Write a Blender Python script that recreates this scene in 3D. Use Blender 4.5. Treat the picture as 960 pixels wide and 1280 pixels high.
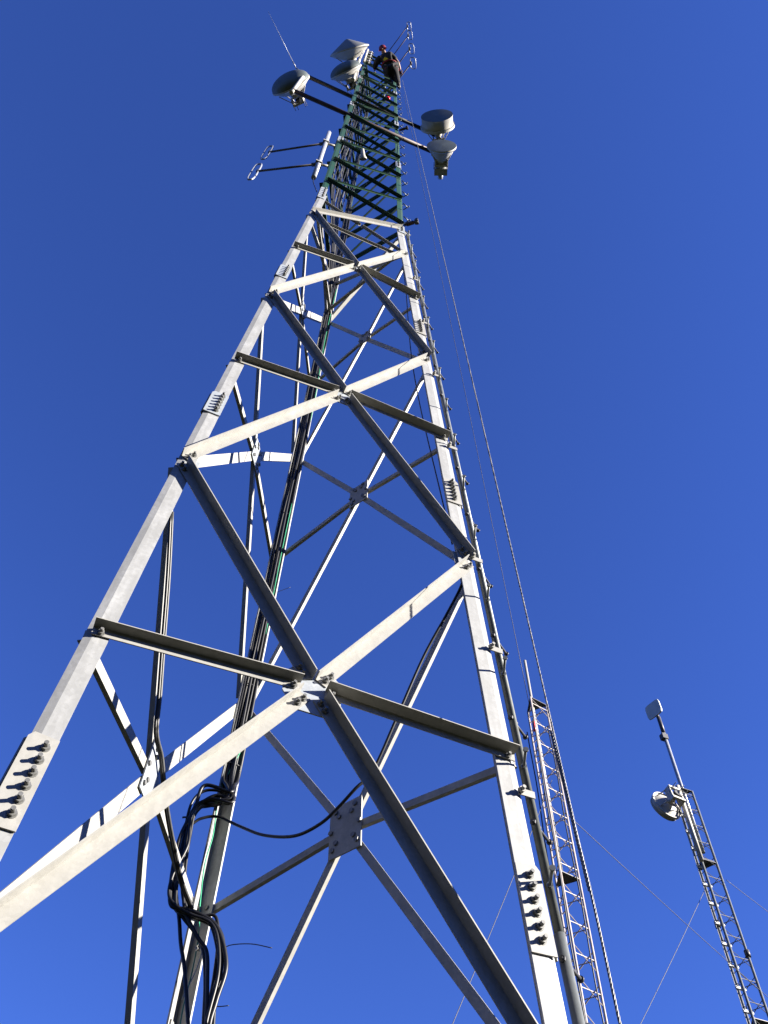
import bpy, bmesh, math, random
import numpy as np
from mathutils import Vector, Matrix
random.seed(7)
R_ = math.radians
for o in list(bpy.data.objects): bpy.data.objects.remove(o)
SC = bpy.context.scene
COL = SC.collection

# ---------------------------------------------------------------- camera
S = 2.45                                   # metres per tower unit (face width at the first cross)
CF, CZ0 = 1146.3, -1.4697
YAW, PIT, ROL = 0.3765, 1.0074, 0.0255
def Wp(x, y, z): return Vector((S*x, S*y, S*(z-CZ0)+1.6))
CAM = Wp(-0.3804, -1.6504, CZ0)
Ff = Vector((math.sin(YAW)*math.cos(PIT), math.cos(YAW)*math.cos(PIT), math.sin(PIT)))
Rr = Vector((math.cos(YAW), -math.sin(YAW), 0)); Uu = Rr.cross(Ff)
RR = Rr*math.cos(ROL)+Uu*math.sin(ROL); UU = -Rr*math.sin(ROL)+Uu*math.cos(ROL)
cd = bpy.data.cameras.new('camera'); cam = bpy.data.objects.new('camera', cd); COL.objects.link(cam)
M3 = Matrix((RR, UU, -Ff)).transposed()
cam.matrix_world = Matrix.Translation(CAM) @ M3.to_4x4()
cd.sensor_fit = 'VERTICAL'; cd.sensor_height = 24.0; cd.lens = 24.0*CF/1280.0
cd.clip_start = 0.05; cd.clip_end = 5000
SC.camera = cam
# ---------------------------------------------------------------- world, sun
SUN_AZ, SUN_EL = R_(-33.0), R_(21.5)       # direction to the sun, azimuth from +X counter-clockwise
SD = Vector((math.cos(SUN_AZ)*math.cos(SUN_EL), math.sin(SUN_AZ)*math.cos(SUN_EL), math.sin(SUN_EL)))
w = bpy.data.worlds.new('World'); SC.world = w; w.use_nodes = True
nt = w.node_tree; bg = nt.nodes['Background']
sky = nt.nodes.new('ShaderNodeTexSky'); sky.sky_type = 'NISHITA'; sky.sun_disc = False
sky.sun_elevation = SUN_EL; sky.sun_rotation = math.pi/2 - SUN_AZ
sky.altitude = 1500; sky.air_density = 1.0; sky.dust_density = 0.15; sky.ozone_density = 4.0
tint = nt.nodes.new('ShaderNodeMix'); tint.data_type = 'RGBA'; tint.blend_type = 'MULTIPLY'; tint.inputs['Factor'].default_value = 1
tint.inputs['B'].default_value = (.415, .54, 1.07, 1)          # the deep blue of the phone picture
nt.links.new(sky.outputs[0], tint.inputs['A']); nt.links.new(tint.outputs['Result'], bg.inputs[0]); bg.inputs[1].default_value = 0.05
sl = bpy.data.lights.new('sun', 'SUN'); sl.energy = 5.0; sl.angle = R_(0.5); sl.color = (1.0, 0.935, 0.83)
so = bpy.data.objects.new('sun', sl); COL.objects.link(so)
so.rotation_euler = (-SD).to_track_quat('-Z', 'Y').to_euler()
SC.view_settings.view_transform = 'Standard'; SC.view_settings.look = 'None'
SC.view_settings.exposure = 2.33; SC.view_settings.gamma = 1.0
SC.render.engine = 'CYCLES'

# ---------------------------------------------------------------- pixel helpers (used to read distances off the survey of the photo)
def ray(u, v):
    return (Ff + RR*((u-480)/CF) + UU*((640-v)/CF)).normalized()
def on_z(u, v, z):
    d = ray(u, v); return CAM + d*((z-CAM.z)/d.z)
def on_plane(u, v, p, n):
    d = ray(u, v); return CAM + d*((p-CAM).dot(n)/d.dot(n))
def on_dist(u, v, D):                      # horizontal distance D
    d = ray(u, v); return CAM + d*(D/math.hypot(d.x, d.y))

# ---------------------------------------------------------------- mesh helpers
class MB:
    def __init__(s): s.v = []; s.f = []; s.sm = []; s.mi = []; s.m = 0
    def add(s, vs, fs, smooth=False):
        b = len(s.v); s.v += [tuple(v) for v in vs]
        for f in fs: s.f.append(tuple(b+i for i in f)); s.sm.append(smooth); s.mi.append(s.m)
    def prism(s, prof, A, B, X, Y, shear0=0, smooth=False):      # profile points (x,y) swept from A to B
        n = len(prof)
        vs = [A+X*p[0]+Y*p[1] for p in prof]+[B+X*p[0]+Y*p[1] for p in prof]
        fs = [(i, (i+1) % n, n+(i+1) % n, n+i) for i in range(n)]
        s.add(vs, fs, smooth); s.add(vs, [tuple(range(n-1, -1, -1)), tuple(range(n, 2*n))])
    def box(s, c, X, Y, Z, dx, dy, dz):
        vs = [c+X*(i*dx/2)+Y*(j*dy/2)+Z*(k*dz/2) for i in (-1, 1) for j in (-1, 1) for k in (-1, 1)]
        s.add(vs, [(0, 1, 3, 2), (4, 6, 7, 5), (0, 4, 5, 1), (2, 3, 7, 6), (0, 2, 6, 4), (1, 5, 7, 3)])
    def cyl(s, A, B, r, n=12, r2=None, caps=True):
        if r2 is None: r2 = r
        a = (B-A).normalized(); X = a.orthogonal().normalized(); Y = a.cross(X)
        vs = [A+(X*math.cos(2*math.pi*i/n)+Y*math.sin(2*math.pi*i/n))*r for i in range(n)] + \
             [B+(X*math.cos(2*math.pi*i/n)+Y*math.sin(2*math.pi*i/n))*r2 for i in range(n)]
        s.add(vs, [(i, (i+1) % n, n+(i+1) % n, n+i) for i in range(n)], n > 6)
        if caps: s.add(vs, [tuple(range(n-1, -1, -1)), tuple(range(n, 2*n))])
    def tube(s, pts, r, n=8, closed=False):
        pts = [Vector(p) for p in pts]; N = len(pts); rings = []
        X = None
        for i, p in enumerate(pts):
            if closed: t = pts[(i+1) % N]-pts[i-1]
            else: t = pts[min(i+1, N-1)]-pts[max(i-1, 0)]
            t.normalize()
            if X is None: X = t.orthogonal().normalized()
            X = (X-t*X.dot(t)).normalized(); Y = t.cross(X)
            rings.append([p+(X*math.cos(2*math.pi*k/n)+Y*math.sin(2*math.pi*k/n))*r for k in range(n)])
        vs = [q for rg in rings for q in rg]; fs = []
        for i in range(N if closed else N-1):
            j = (i+1) % N
            for k in range(n): fs.append((i*n+k, i*n+(k+1) % n, j*n+(k+1) % n, j*n+k))
        s.add(vs, fs, True)
        if not closed: s.add(vs, [tuple(range(n-1, -1, -1)), tuple(range((N-1)*n, N*n))])
    def lathe(s, prof, O, A, n=40, smooth=True):                 # prof = [(r, h)], around axis A from O
        A = A.normalized(); X = A.orthogonal().normalized(); Y = A.cross(X); m = len(prof)
        vs = [O+A*h+(X*math.cos(2*math.pi*k/n)+Y*math.sin(2*math.pi*k/n))*max(r, 1e-4) for (r, h) in prof for k in range(n)]
        fs = [(i*n+k, i*n+(k+1) % n, (i+1)*n+(k+1) % n, (i+1)*n+k) for i in range(m-1) for k in range(n)]
        s.add(vs, fs, smooth)
    def plate(s, poly, N, t):                                    # polygon (3-D points) thickened along N
        N = N.normalized(); n = len(poly)
        vs = [p-N*t/2 for p in poly]+[p+N*t/2 for p in poly]
        s.add(vs, [tuple(range(n-1, -1, -1)), tuple(range(n, 2*n))]+[(i, (i+1) % n, n+(i+1) % n, n+i) for i in range(n)])
    def build(s, name, mat, parent=None, recalc=True):
        me = bpy.data.meshes.new(name); me.from_pydata(s.v, [], s.f)
        mats = mat if isinstance(mat, (list, tuple)) else [mat]
        for m in mats: me.materials.append(m)
        me.polygons.foreach_set('use_smooth', s.sm); me.polygons.foreach_set('material_index', s.mi)
        if recalc:
            bm = bmesh.new(); bm.from_mesh(me); bmesh.ops.remove_doubles(bm, verts=bm.verts, dist=1e-5)
            bmesh.ops.recalc_face_normals(bm, faces=bm.faces); bm.to_mesh(me); bm.free()
        me.update()
        o = bpy.data.objects.new(name, me); COL.objects.link(o)
        if parent:
            o.parent = parent
            q = parent; off = Vector((0, 0, 0))
            while q: off += q.location; q = q.parent
            for vt in me.vertices: vt.co -= off
        return o
def smooth_path(pts, per=8):                                      # Catmull-Rom
    P = [Vector(p) for p in pts]; P = [P[0]*2-P[1]]+P+[P[-1]*2-P[-2]]; out = []
    for i in range(1, len(P)-2):
        for k in range(per):
            t = k/per; a, b, c, d = P[i-1], P[i], P[i+1], P[i+2]
            out.append(0.5*((2*b)+(c-a)*t+(2*a-5*b+4*c-d)*t*t+(3*b-a-3*c+d)*t*t*t))
    out.append(P[-2]); return out
def tag(o, label=None, cat=None, group=None, kind=None):
    if label: o['label'] = label
    if cat: o['category'] = cat
    if group: o['group'] = group
    if kind: o['kind'] = kind
    return o
def empty(name, loc, label, cat, group=None):
    o = bpy.data.objects.new(name, None); COL.objects.link(o); o.location = loc
    return tag(o, label, cat, group)

# ---------------------------------------------------------------- materials
def mat(name, col, rough=0.5, metal=0.0, nscale=0, namt=0.0, bump=0.0, col2=None, spec=0.5, streak=0.0, rvar=0.0, sp_scale=0):
    m = bpy.data.materials.new(name); m.use_nodes = True; t = m.node_tree; b = t.nodes['Principled BSDF']
    b.inputs['Base Color'].default_value = (*col, 1); b.inputs['Roughness'].default_value = rough
    b.inputs['Metallic'].default_value = metal; b.inputs['Specular IOR Level'].default_value = spec*.6
    if nscale:
        tc = t.nodes.new('ShaderNodeTexCoord'); nz = t.nodes.new('ShaderNodeTexNoise')
        nz.inputs['Scale'].default_value = nscale; nz.inputs['Detail'].default_value = 7; nz.inputs['Roughness'].default_value = .6
        t.links.new(tc.outputs['Object'], nz.inputs['Vector'])
        mx = t.nodes.new('ShaderNodeMix'); mx.data_type = 'RGBA'
        c2 = col2 or tuple(c*(1-namt) for c in col)
        mx.inputs['A'].default_value = (*c2, 1); mx.inputs['B'].default_value = (*col, 1)
        rp = t.nodes.new('ShaderNodeValToRGB'); rp.color_ramp.elements[0].position = .35; rp.color_ramp.elements[1].position = .62
        t.links.new(nz.outputs['Fac'], rp.inputs[0]); fac = rp.outputs[0]
        if sp_scale:                                              # zinc spangle
            vo = t.nodes.new('ShaderNodeTexVoronoi'); vo.inputs['Scale'].default_value = sp_scale
            t.links.new(tc.outputs['Object'], vo.inputs['Vector'])
            sep = t.nodes.new('ShaderNodeSeparateColor'); t.links.new(vo.outputs['Color'], sep.inputs[0])
            ad = t.nodes.new('ShaderNodeMath'); ad.operation = 'MULTIPLY_ADD'; ad.inputs[1].default_value = .45; 
            t.links.new(sep.outputs[0], ad.inputs[0]); 
            m2 = t.nodes.new('ShaderNodeMath'); m2.operation = 'MULTIPLY'; m2.inputs[1].default_value = .6
            t.links.new(fac, m2.inputs[0]); t.links.new(m2.outputs[0], ad.inputs[2]); fac = ad.outputs[0]
        if streak:                                                # run-off streaks and dull patches
            mp = t.nodes.new('ShaderNodeMapping'); mp.inputs['Scale'].default_value = (14, 14, 2.2)
            n2 = t.nodes.new('ShaderNodeTexNoise'); n2.inputs['Scale'].default_value = 1.6; n2.inputs['Detail'].default_value = 5
            t.links.new(tc.outputs['Object'], mp.inputs[0]); t.links.new(mp.outputs[0], n2.inputs['Vector'])
            r2 = t.nodes.new('ShaderNodeMapRange'); r2.inputs[1].default_value = .38; r2.inputs[2].default_value = .62
            r2.inputs[3].default_value = 1-streak; r2.inputs[4].default_value = 1
            t.links.new(n2.outputs['Fac'], r2.inputs[0])
            m3 = t.nodes.new('ShaderNodeMath'); m3.operation = 'MULTIPLY'
            t.links.new(fac, m3.inputs[0]); t.links.new(r2.outputs[0], m3.inputs[1]); fac = m3.outputs[0]
        t.links.new(fac, mx.inputs['Factor']); t.links.new(mx.outputs['Result'], b.inputs['Base Color'])
        if rvar:
            rr = t.nodes.new('ShaderNodeMapRange'); rr.inputs[3].default_value = rough+rvar; rr.inputs[4].default_value = rough-rvar
            t.links.new(fac, rr.inputs[0]); t.links.new(rr.outputs[0], b.inputs['Roughness'])
        if bump:
            bp = t.nodes.new('ShaderNodeBump'); bp.inputs['Strength'].default_value = bump; bp.inputs['Distance'].default_value = .004
            t.links.new(nz.outputs['Fac'], bp.inputs['Height']); t.links.new(bp.outputs[0], b.inputs['Normal'])
    return m
GALV = mat('galvanised_steel', (.250, .245, .228), .52, .03, 9, .26, .25, streak=.45, rvar=.08, sp_scale=60)
GALVL = mat('leg_galvanised_steel', (.262, .266, .266), .52, .05, 5, .36, .35, streak=.75, rvar=.08, sp_scale=45)
GALVN = mat('new_galvanised_steel', (.25, .27, .29), .42, .15, 14, .2, .15, streak=.3, sp_scale=70)
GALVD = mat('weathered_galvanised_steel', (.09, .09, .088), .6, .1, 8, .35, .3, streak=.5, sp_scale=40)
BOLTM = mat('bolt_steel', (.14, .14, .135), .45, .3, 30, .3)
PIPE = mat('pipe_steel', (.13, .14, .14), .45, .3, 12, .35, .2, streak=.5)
GREEN = mat('green_paint', (.011, .050, .027), .5, 0, 6, .45, .25, streak=.6, rvar=.1)
BLACKP = mat('black_paint', (.012, .011, .011), .5, 0, 8, .4)
RUSTP = mat('rusty_black_paint', (.05, .025, .02), .6, 0, 8, .5, col2=(.018, .014, .014))
CABLE = mat('black_cable', (.008, .008, .009), .42, 0, 20, .3)
CABLEG = mat('grey_cable', (.05, .05, .05), .5, 0, 20, .3)
GWIRE = mat('green_wire', (.02, .25, .13), .5, 0, 20, .2)
WHITE = mat('white_paint', (.36, .345, .31), .5, 0, 7, .18, .1, streak=.3)
RADOME = mat('grey_radome', (.085, .10, .095), .5, 0, 4, .25, .1)
RADLIGHT = mat('pale_radome', (.15, .155, .155), .5, 0, 4, .15, .1)
ALU = mat('aluminium', (.30, .315, .34), .35, .3, 15, .25)
ROPE = mat('steel_rope', (.17, .17, .17), .5, .3, 60, .5)
FADED = mat('faded_steel', (.33, .29, .275), .5, .05, 10, .3, streak=.4)
TAPE = mat('white_tape', (.42, .42, .4), .6)
REDL = mat('red_lens', (.7, .02, .02), .25)
DARKM = mat('dark_metal', (.05, .05, .055), .5, .3, 10, .3)

# ---------------------------------------------------------------- ground
g = MB(); rings = [0, 6, 14, 30, 70, 200, 700, 2500]; n = 48; vs = [Vector((0, 0, 0))]
for r in rings[1:]:
    for k in range(n):
        a = 2*math.pi*k/n; vs.append(Vector((r*math.cos(a), r*math.sin(a), -0.02-0.00002*r*r*0)+Vector((0, 0, 0))) if False else Vector((r*math.cos(a), r*math.sin(a), random.uniform(-.05, .05)*min(1, r/30))))
fs = [(0, 1+k, 1+(k+1) % n) for k in range(n)]
for i in range(len(rings)-2):
    for k in range(n): fs.append((1+i*n+k, 1+(i+1)*n+k, 1+(i+1)*n+(k+1) % n, 1+i*n+(k+1) % n))
g.add(vs, fs, True)
GROUND = mat('dry_ground', (.024, .024, .018), .95, 0, .6, .5, .5, col2=(.016, .02, .011), spec=0)
tag(g.build('ground', GROUND), kind='structure')
g = MB(); n = 160; rad = [30, 38, 48, 62, 80, 110, 160]; hh_ = [0, 1.6, 5.5, 11, 18, 27, 40]  # unseen dark hill-shaped ring, added to block bright sky low on the horizon
GLOWBLOCK = mat('glow_blocker_dark_green', (.020, .026, .015), .95, 0, .25, .5, 1.0, col2=(.010, .015, .009), spec=0)
vs = []
for i, (r0, h0) in enumerate(zip(rad, hh_)):
    for k in range(n):
        a = 2*math.pi*k/n; w1 = .5+.5*math.sin(a*3+1)*.35+.25*math.sin(a*7+2)*.5
        vs.append(Vector((r0*math.cos(a), r0*math.sin(a), -.3+h0*(.72+.28*w1)+random.uniform(-1, 1)*(.05*h0))))
g.add(vs, [(i*n+k, i*n+(k+1) % n, (i+1)*n+(k+1) % n, (i+1)*n+k) for i in range(len(rad)-1) for k in range(n)], False)
tag(g.build('horizon_glow_blocker', GLOWBLOCK), kind='structure')

# ---------------------------------------------------------------- tower geometry
K1, ZB, K2 = 0.0895, 4.5424, 0.0161
ANG = {'L': R_(210), 'R': R_(-30), 'B': R_(90)}
B1, B2 = 0.140, 0.115                    # leg flange widths, metres
def Wd(z): return 1-K1*z if z < ZB else 1-K1*ZB-K2*(z-ZB)
def P(l, z, to=None, d=0.0):             # tower-unit height, d in metres along the face
    r = Wd(z)/math.sqrt(3); p = Wp(r*math.cos(ANG[l]), r*math.sin(ANG[l]), z)
    if to:
        q = Wp(r*math.cos(ANG[to]), r*math.sin(ANG[to]), z); p = p+(q-p).normalized()*d
    return p
FN = {}
for a, b, c in (('L', 'R', 'B'), ('B', 'R', 'L'), ('L', 'B', 'R')):
    for lo in (True, False):
        z0, z1 = (0, 4) if lo else (5, 12)
        nn = (P(b, z0)-P(a, z0)).cross(P(a, z1)-P(a, z0)).normalized()
        if nn.dot(P(c, z0)-P(a, z0)) > 0: nn = -nn
        FN[(a+b, lo)] = nn
T = empty('lattice_tower', (0, 0, 0), 'tall three-legged galvanised lattice tower with green upper section, nearest the camera', 'tower')
T.location = (0, 0, 0)
zG = (0-1.6)/S+CZ0                        # ground height in tower units

def leg_profile(b, t):
    # outer polyline: tip, bend, heel, bend, tip ; local x along first flange dir handled by caller as 2-D
    u1 = Vector((math.cos(R_(30)), math.sin(R_(30)))); u2 = Vector((math.cos(R_(30)), -math.sin(R_(30))))
    bd = .42*b; hx = bd*math.cos(R_(30))-bd*.5
    outer = [u1*b, u1*bd, Vector((hx, 0)), u2*bd, u2*b]
    n1 = Vector((math.sin(R_(30)), -math.cos(R_(30)))); n2 = Vector((math.sin(R_(30)), math.cos(R_(30))))
    inner = [u2*b+n2*t, u2*bd+n2*t*.9+Vector((t*.25, 0)), Vector((hx+t*1.41, 0)), u1*bd+n1*t*.9+Vector((t*.25, 0)), u1*b+n1*t]
    return [(p.x, p.y) for p in outer+inner]
def leg_piece(mb, l, z0, z1, b, t, out=0.0):
    A, B = P(l, z0), P(l, z1)
    inw = Vector((-math.cos(ANG[l]), -math.sin(ANG[l]), 0)); side = Vector((-inw.y, inw.x, 0))
    ax = (B-A).normalized(); X = (inw-ax*inw.dot(ax)).normalized()
    mb.prism(leg_profile(b, t), A-X*out, B-X*out, X, side)
LEGS = {}
for l in 'LRB':
    m = MB(); leg_piece(m, l, zG+.02, ZB-.005, B1, .012)
    LEGS[l] = m.build('leg', GALVL, T)
    m = MB(); leg_piece(m, l, ZB+.005, 13.0, B2, .010)
    o = m.build('leg', GREEN, T); o['label'] = 'green painted upper leg'
    m = MB(); c = P(l, zG); m.box(Vector((c.x*.97, c.y*.97, .05)), Vector((1, 0, 0)), Vector((0, 1, 0)), Vector((0, 0, 1)), .7, .7, .3)
    m.build('footing', mat('concrete_'+l, (.35, .34, .32), .9, 0, 12, .3, .4), T)

def face_axes(face, lo, A, B):
    n_ = FN[(face, lo)]; a = (B-A).normalized(); n_ = (n_-a*n_.dot(a)).normalized(); u = n_.cross(a)
    if u.z < 0: u = -u
    return a, n_, u
def angle(mb, A, B, face, lo, up, w=.07, p=.07, t=.006, off=.001, lift=0.0, cut=0.0):
    """L-section from A to B: flange on the face, second flange outward at the upper (up) or lower edge."""
    a, n_, u = face_axes(face, lo, A, B)
    s = 1 if up else -1
    prof = [(-w/2*s, 0), (w/2*s, 0), (w/2*s, p), ((w/2-t)*s, p), ((w/2-t)*s, t), (-w/2*s, t)]
    A = A+n_*off+u*lift; B = B+n_*off+u*lift
    mb.prism(prof, A, B, u, n_)
def nut_bolt(mb, c, n_, r=.011, length=.034, back=True):
    X = n_.orthogonal().normalized(); Y = n_.cross(X)
    mb.cyl(c, c+n_*.003, r*1.85, 14); mb.cyl(c+n_*.003, c+n_*.016, r*1.55, 6); mb.cyl(c+n_*.016, c+n_*length, r*.85, 8)
def head_bolt(mb, c, n_, r=.011):
    mb.cyl(c, c+n_*.011, r*1.6, 6)

ZM = {'LR': {0: (.0175, -.0118, .0031), 1: (1.6051, 1.5616, 1.5749), 2: (3.2466, 3.1698, 3.1535)},
      'BR': {0: (.050, .0054, .0031), 1: (1.61, 1.5392, 1.5749), 2: (3.177, 3.0739, 3.1535)},
      'LB': {0: (.039, -.0118, .0054), 1: (1.621, 1.5616, 1.5392), 2: (3.20, 3.1698, 3.0739)}}
ZN = {'L': [-.80, .7646, 2.3572, 3.9901], 'R': [-.80, .777, 2.35, 3.9638], 'B': [-.80, .738, 2.291, 3.883]}
FRAC = {'LR': .5, 'BR': .5, 'LB': .5}
GS = {0: 1.0, 1: .86, 2: .76}
for face in ('LR', 'BR', 'LB'):
    a_, b_ = face; lo = True; n_ = FN[(face, True)]
    up = face == 'LR'
    for k in range(3):
        zc, za, zb = ZM[face][k]; g_ = GS[k]
        pa, pb = P(a_, zc), P(b_, zc); C = (pa+pb)/2
        h = (pb-pa).normalized(); v = h.cross(n_).normalized()
        if v.z < 0: v = -v
        base = .008                                            # plates lie on the leg flange plane
        # gusset plate: behind the members on the front, over them on the others
        gw, gh = (.165, .175) if face == 'LR' else (.125, .185)
        gw *= g_; gh *= g_
        g0 = C+n_*(.0 if face == 'LR' else -.006)
        if face == 'LR':
            poly = [(-gw, -gh*.35), (-gw*.55, -gh), (gw*.7, -gh), (gw, -gh*.5), (gw, gh*.55), (gw*.55, gh), (-gw*.6, gh), (-gw, gh*.45)]
        else:
            poly = [(-gw, -gh), (gw, -gh), (gw, gh), (-gw, gh)]
        m = MB(); m.plate([g0+h*x+v*y for x, y in poly], n_, .009)
        gus = m.build('gusset_plate', GALVN if face != 'BR' else GALV, T)
        bolts = []
        wd = {'LR': .078, 'BR': .055, 'LB': .072}[face]*{0: 1, 1: .96, 2: .93}[k]
        # half diagonals
        for l, zi, dz in ((a_, ZN[a_][k], -.012), (a_, ZN[a_][k+1], -.0), (b_, ZN[b_][k], 0), (b_, ZN[b_][k+1], 0)):
            other = b_ if l == a_ else a_
            upper = zi > zc
            # the two members at one leg node part a little
            zi2 = zi+(-.028 if upper else .028)
            E_ = P(l, zi2, other, .075)
            dr = (C-E_).normalized()
            st = (C-dr*.075*g_)
            m = MB()
            rising = (upper == (l == b_))
            if face == 'LR': ww_, pp_ = wd, (wd*.88 if rising else wd*.98)
            elif face == 'BR': ww_, pp_ = wd, .026
            else: ww_, pp_ = (wd*1.25, .06) if rising else (wd*.8, .034)
            angle(m, E_-dr*.03, st, face, True, up, ww_, pp_, .0065, off=.0055)
            m.build('diagonal_brace', GALV, T)
            ax, nn, u = face_axes(face, True, E_, st)
            for d_ in (.035, .085):
                bolts.append((st-dr*d_*g_-u*(.012 if up else -.012), ax))
            m2 = MB()
            for d_ in (.0, .05):
                cb = E_+dr*d_-u*(.012 if up else -.012)
                nut_bolt(m2, cb+nn*(.0125), nn) if face == 'LR' else head_bolt(m2, cb-nn*.013, -nn)
            if k < 2 or face == 'LR': m2.build('node_bolts', BOLTM, T)
            # small leg gusset
        if face == 'LR':
            for l in (a_, b_):
                zi = ZN[l][k+1]; other = b_ if l == a_ else a_
                c0 = P(l, zi, other, .10); ld_ = (P(l, zi+.1)-P(l, zi)).normalized(); hh = ld_.cross(n_)
                m = MB(); m.box(c0-n_*.018, hh, ld_, n_, .13, .20*g_, .006); m.build('node_plate', GALVN if l == 'L' else GALV, T)
        # half horizontals
        for l, zi in ((a_, za), (b_, zb)):
            other = b_ if l == a_ else a_
            E_ = P(l, zi, other, .055 if l == a_ else .03)
            dr = (C-E_).normalized(); st = C-dr*.07*g_
            m = MB(); ww = .062 if l == 'L' else .056
            pw = .068 if l == 'L' else .080
            if face == 'BR': pw = .028; ww = .05
            if face == 'LB': pw = .03; ww = .07
            angle(m, E_-dr*.01, st, face, True, up, ww, pw, .006, off=.0055)
            m.build('horizontal_brace', GALV, T)
            ax, nn, u = face_axes(face, True, E_, st)
            bolts.append((st-dr*.04*g_-u*(.012 if up else -.012), ax))
            m2 = MB(); cb = E_+dr*.035-u*(.012 if up else -.012)
            nut_bolt(m2, cb+nn*.0125, nn) if face == 'LR' else head_bolt(m2, cb-nn*.013, -nn)
            m2.build('end_bolt', BOLTM, T)
        if True:
            for c, ax in bolts:
                m = MB()
                if face == 'LR': nut_bolt(m, c+n_*.0125, n_)
                else: head_bolt(m, c-n_*.011, -n_)
                m.build('bolt', BOLTM, gus)
        else:
            m = MB()
            for c, ax in bolts:
                if face == 'LR': nut_bolt(m, c+n_*.0125, n_)
                else: head_bolt(m, c-n_*.011, -n_)
            m.build('bolts', BOLTM, gus)
    # lowest panel down to the footings (below the frame)
    m = MB(); C = (P(a_, -1.6)+P(b_, -1.6))/2
    for l, zi in ((a_, -.83), (b_, -.83), (a_, zG+.05), (b_, zG+.05)):
        m = MB(); angle(m, P(l, zi), C, face, True, up, .08, .075, .006); m.build('diagonal_brace', GALV, T)
    # transition panel
    la, lb, n2 = ZN[a_][3], ZN[b_][3], FN[(face, True)]
    def brace(A, B, w_, p_, mt, up_=up, off=.0055, nm='transition_brace', lo_=True):
        m = MB(); angle(m, A, B, face, lo_, up_, w_, p_, .006, off=off); return m.build(nm, mt, T)
    A0 = P(a_, la+.03, b_, .06); B0 = P(b_, ZB-.02, a_, .03)
    brace(A0, B0, .088, .05, GALV)
    At = P(a_, ZB-.1, b_, .06); Bt = P(b_, lb+.03, a_, .03)
    Mid = At.lerp(Bt, .46)
    brace(At, At.lerp(Bt, .47), .05, .04, GALV, off=-.05); brace(At.lerp(Bt, .49), Bt, .05, .04, GALV, off=-.05)
    brace(P(a_, la+.05, b_, .13), P(b_, lb+.04, a_, .08), .05, .04, GALV, off=-.11)

# splice plates with six bolts on each leg
def splice(l, z0, z1, b, mt, six=6, sep=True, ends=True):
    ax = (P(l, z1)-P(l, z0)).normalized()
    for other in [x for x in 'LRB' if x != l]:
        f = [k for k in FN if set(k[0]) == {l, other} and k[1] == (z0 < ZB)][0]
        if l == 'B': n_ = -FN[f]
        else: n_ = FN[f]
        h = (P(other, z0)-P(l, z0)).normalized(); h = (h-ax*h.dot(ax)).normalized()
        outer = (l != 'B')
        cc = (P(l, z0)+P(l, z1))/2+h*(b*.56 if outer else b*.6)+n_*(.006 if outer else .019)
        L_ = (P(l, z1)-P(l, z0)).length
        m = MB()
        wd = b*.95
        if outer:
            q = wd*.5; poly = [(-q, -L_/2), (q, -L_/2), (q, L_/2-.01), (-q+.02, L_/2), (-q, L_/2-.03)]
            m.plate([cc+h*x+ax*y for x, y in poly], n_, .009)
        else: m.box(cc, h, ax, n_, b*.6, L_, .009)
        sp = m.build('splice_plate', mt, T)
        mm = MB()
        for i in range(six):
            t = (i+.5)/six-.5
            c = cc+ax*(t*L_*.86)+h*(b*.16 if l == 'L' else (-b*.0 if l == 'R' else 0))+n_*.0045
            nut_bolt(mm, c, n_, .0125, .040)
            if sep or six == 3: mm.build('bolt', BOLTM, sp); mm = MB()
        if not sep and six != 3: mm.build('bolts', BOLTM, sp)
def zleg(l, y):
    best = None; z = -1.4
    while z < 13:
        p = P(l, z)-CAM; c = p.dot(Ff)
        if c > 0:
            v = 640-CF*p.dot(UU)/c
            if best is None or abs(v-y) < best[0]: best = (abs(v-y), z)
        z += .005
    return best[1]
def zface(l, y):                          # height where the middle of a leg's flange is at photo row y
    return zleg(l, y)
z_sp = [(-.455, -.26), (None, None)]
splice('R', zface('R', 1198), zface('R', 1086), B1, GALV)
splice('L', zface('L', 1026), zface('L', 914), B1, GALV)
splice('B', zface('R', 1198), zface('R', 1086), B1, GALV)
for k, (ya, yb) in enumerate(((634, 604), (421, 404))):
    za, zb_ = zface('R', ya), zface('R', yb)
    for l in 'LRB': splice(l, za, zb_, B1, GALVN if l == 'L' else GALV, sep=True)
for l in 'LRB':
    splice(l, ZB-.13, ZB+.16, B2, GALVN, six=5)
    for zz in (6.35, 8.3, 10.4): splice(l, zz, zz+.2, B2, GALVN, six=3, sep=False)

# green zigzag bracing
HZ = .7001
la = {'L': 4.934, 'R': 4.577, 'B': 4.934}
for face in ('LR', 'BR', 'LB'):
    a_, b_ = face
    za0 = 4.934; zb0 = 4.577
    if face == 'LB': za0, zb0 = 4.934, 4.577
    for i in range(13):
        za = za0+i*HZ; zl = zb0+i*HZ; zu = zb0+(i+1)*HZ
        if za > 12.9: break
        for zq, pp in ((zl, .062), (zu, .028)):
            if zq > 12.95: continue
            A = P(a_, za+(.02 if zq > za else -.02), b_, .05); B = P(b_, zq+(-.02 if zq > za else .02), a_, .04)
            m = MB(); angle(m, A, B, face, False, face == 'LR', .050, pp, .005, off=.003 if zq > za else .010)
            m.build('zigzag_brace', GREEN, T)
    # top frame
    for z_ in (12.96,):
        m = MB(); angle(m, P(a_, z_, b_, .03), P(b_, z_, a_, .03), face, False, True, .07, .06, .005, off=.006); m.build('top_brace', GREEN, T)
# plan (horizontal) braces inside
for z_ in (6.7, 8.8, 10.9, 12.3):
    for a_, b_, f_ in (('L', 'R', 'LR'), ('L', 'B', 'LB'), ('B', 'R', 'BR')):
        m = MB(); angle(m, P(a_, z_, b_, .08), P(b_, z_, a_, .08), f_, False, False, .05, .04, .005, off=-.05); m.build('plan_brace', GREEN, T)
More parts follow.
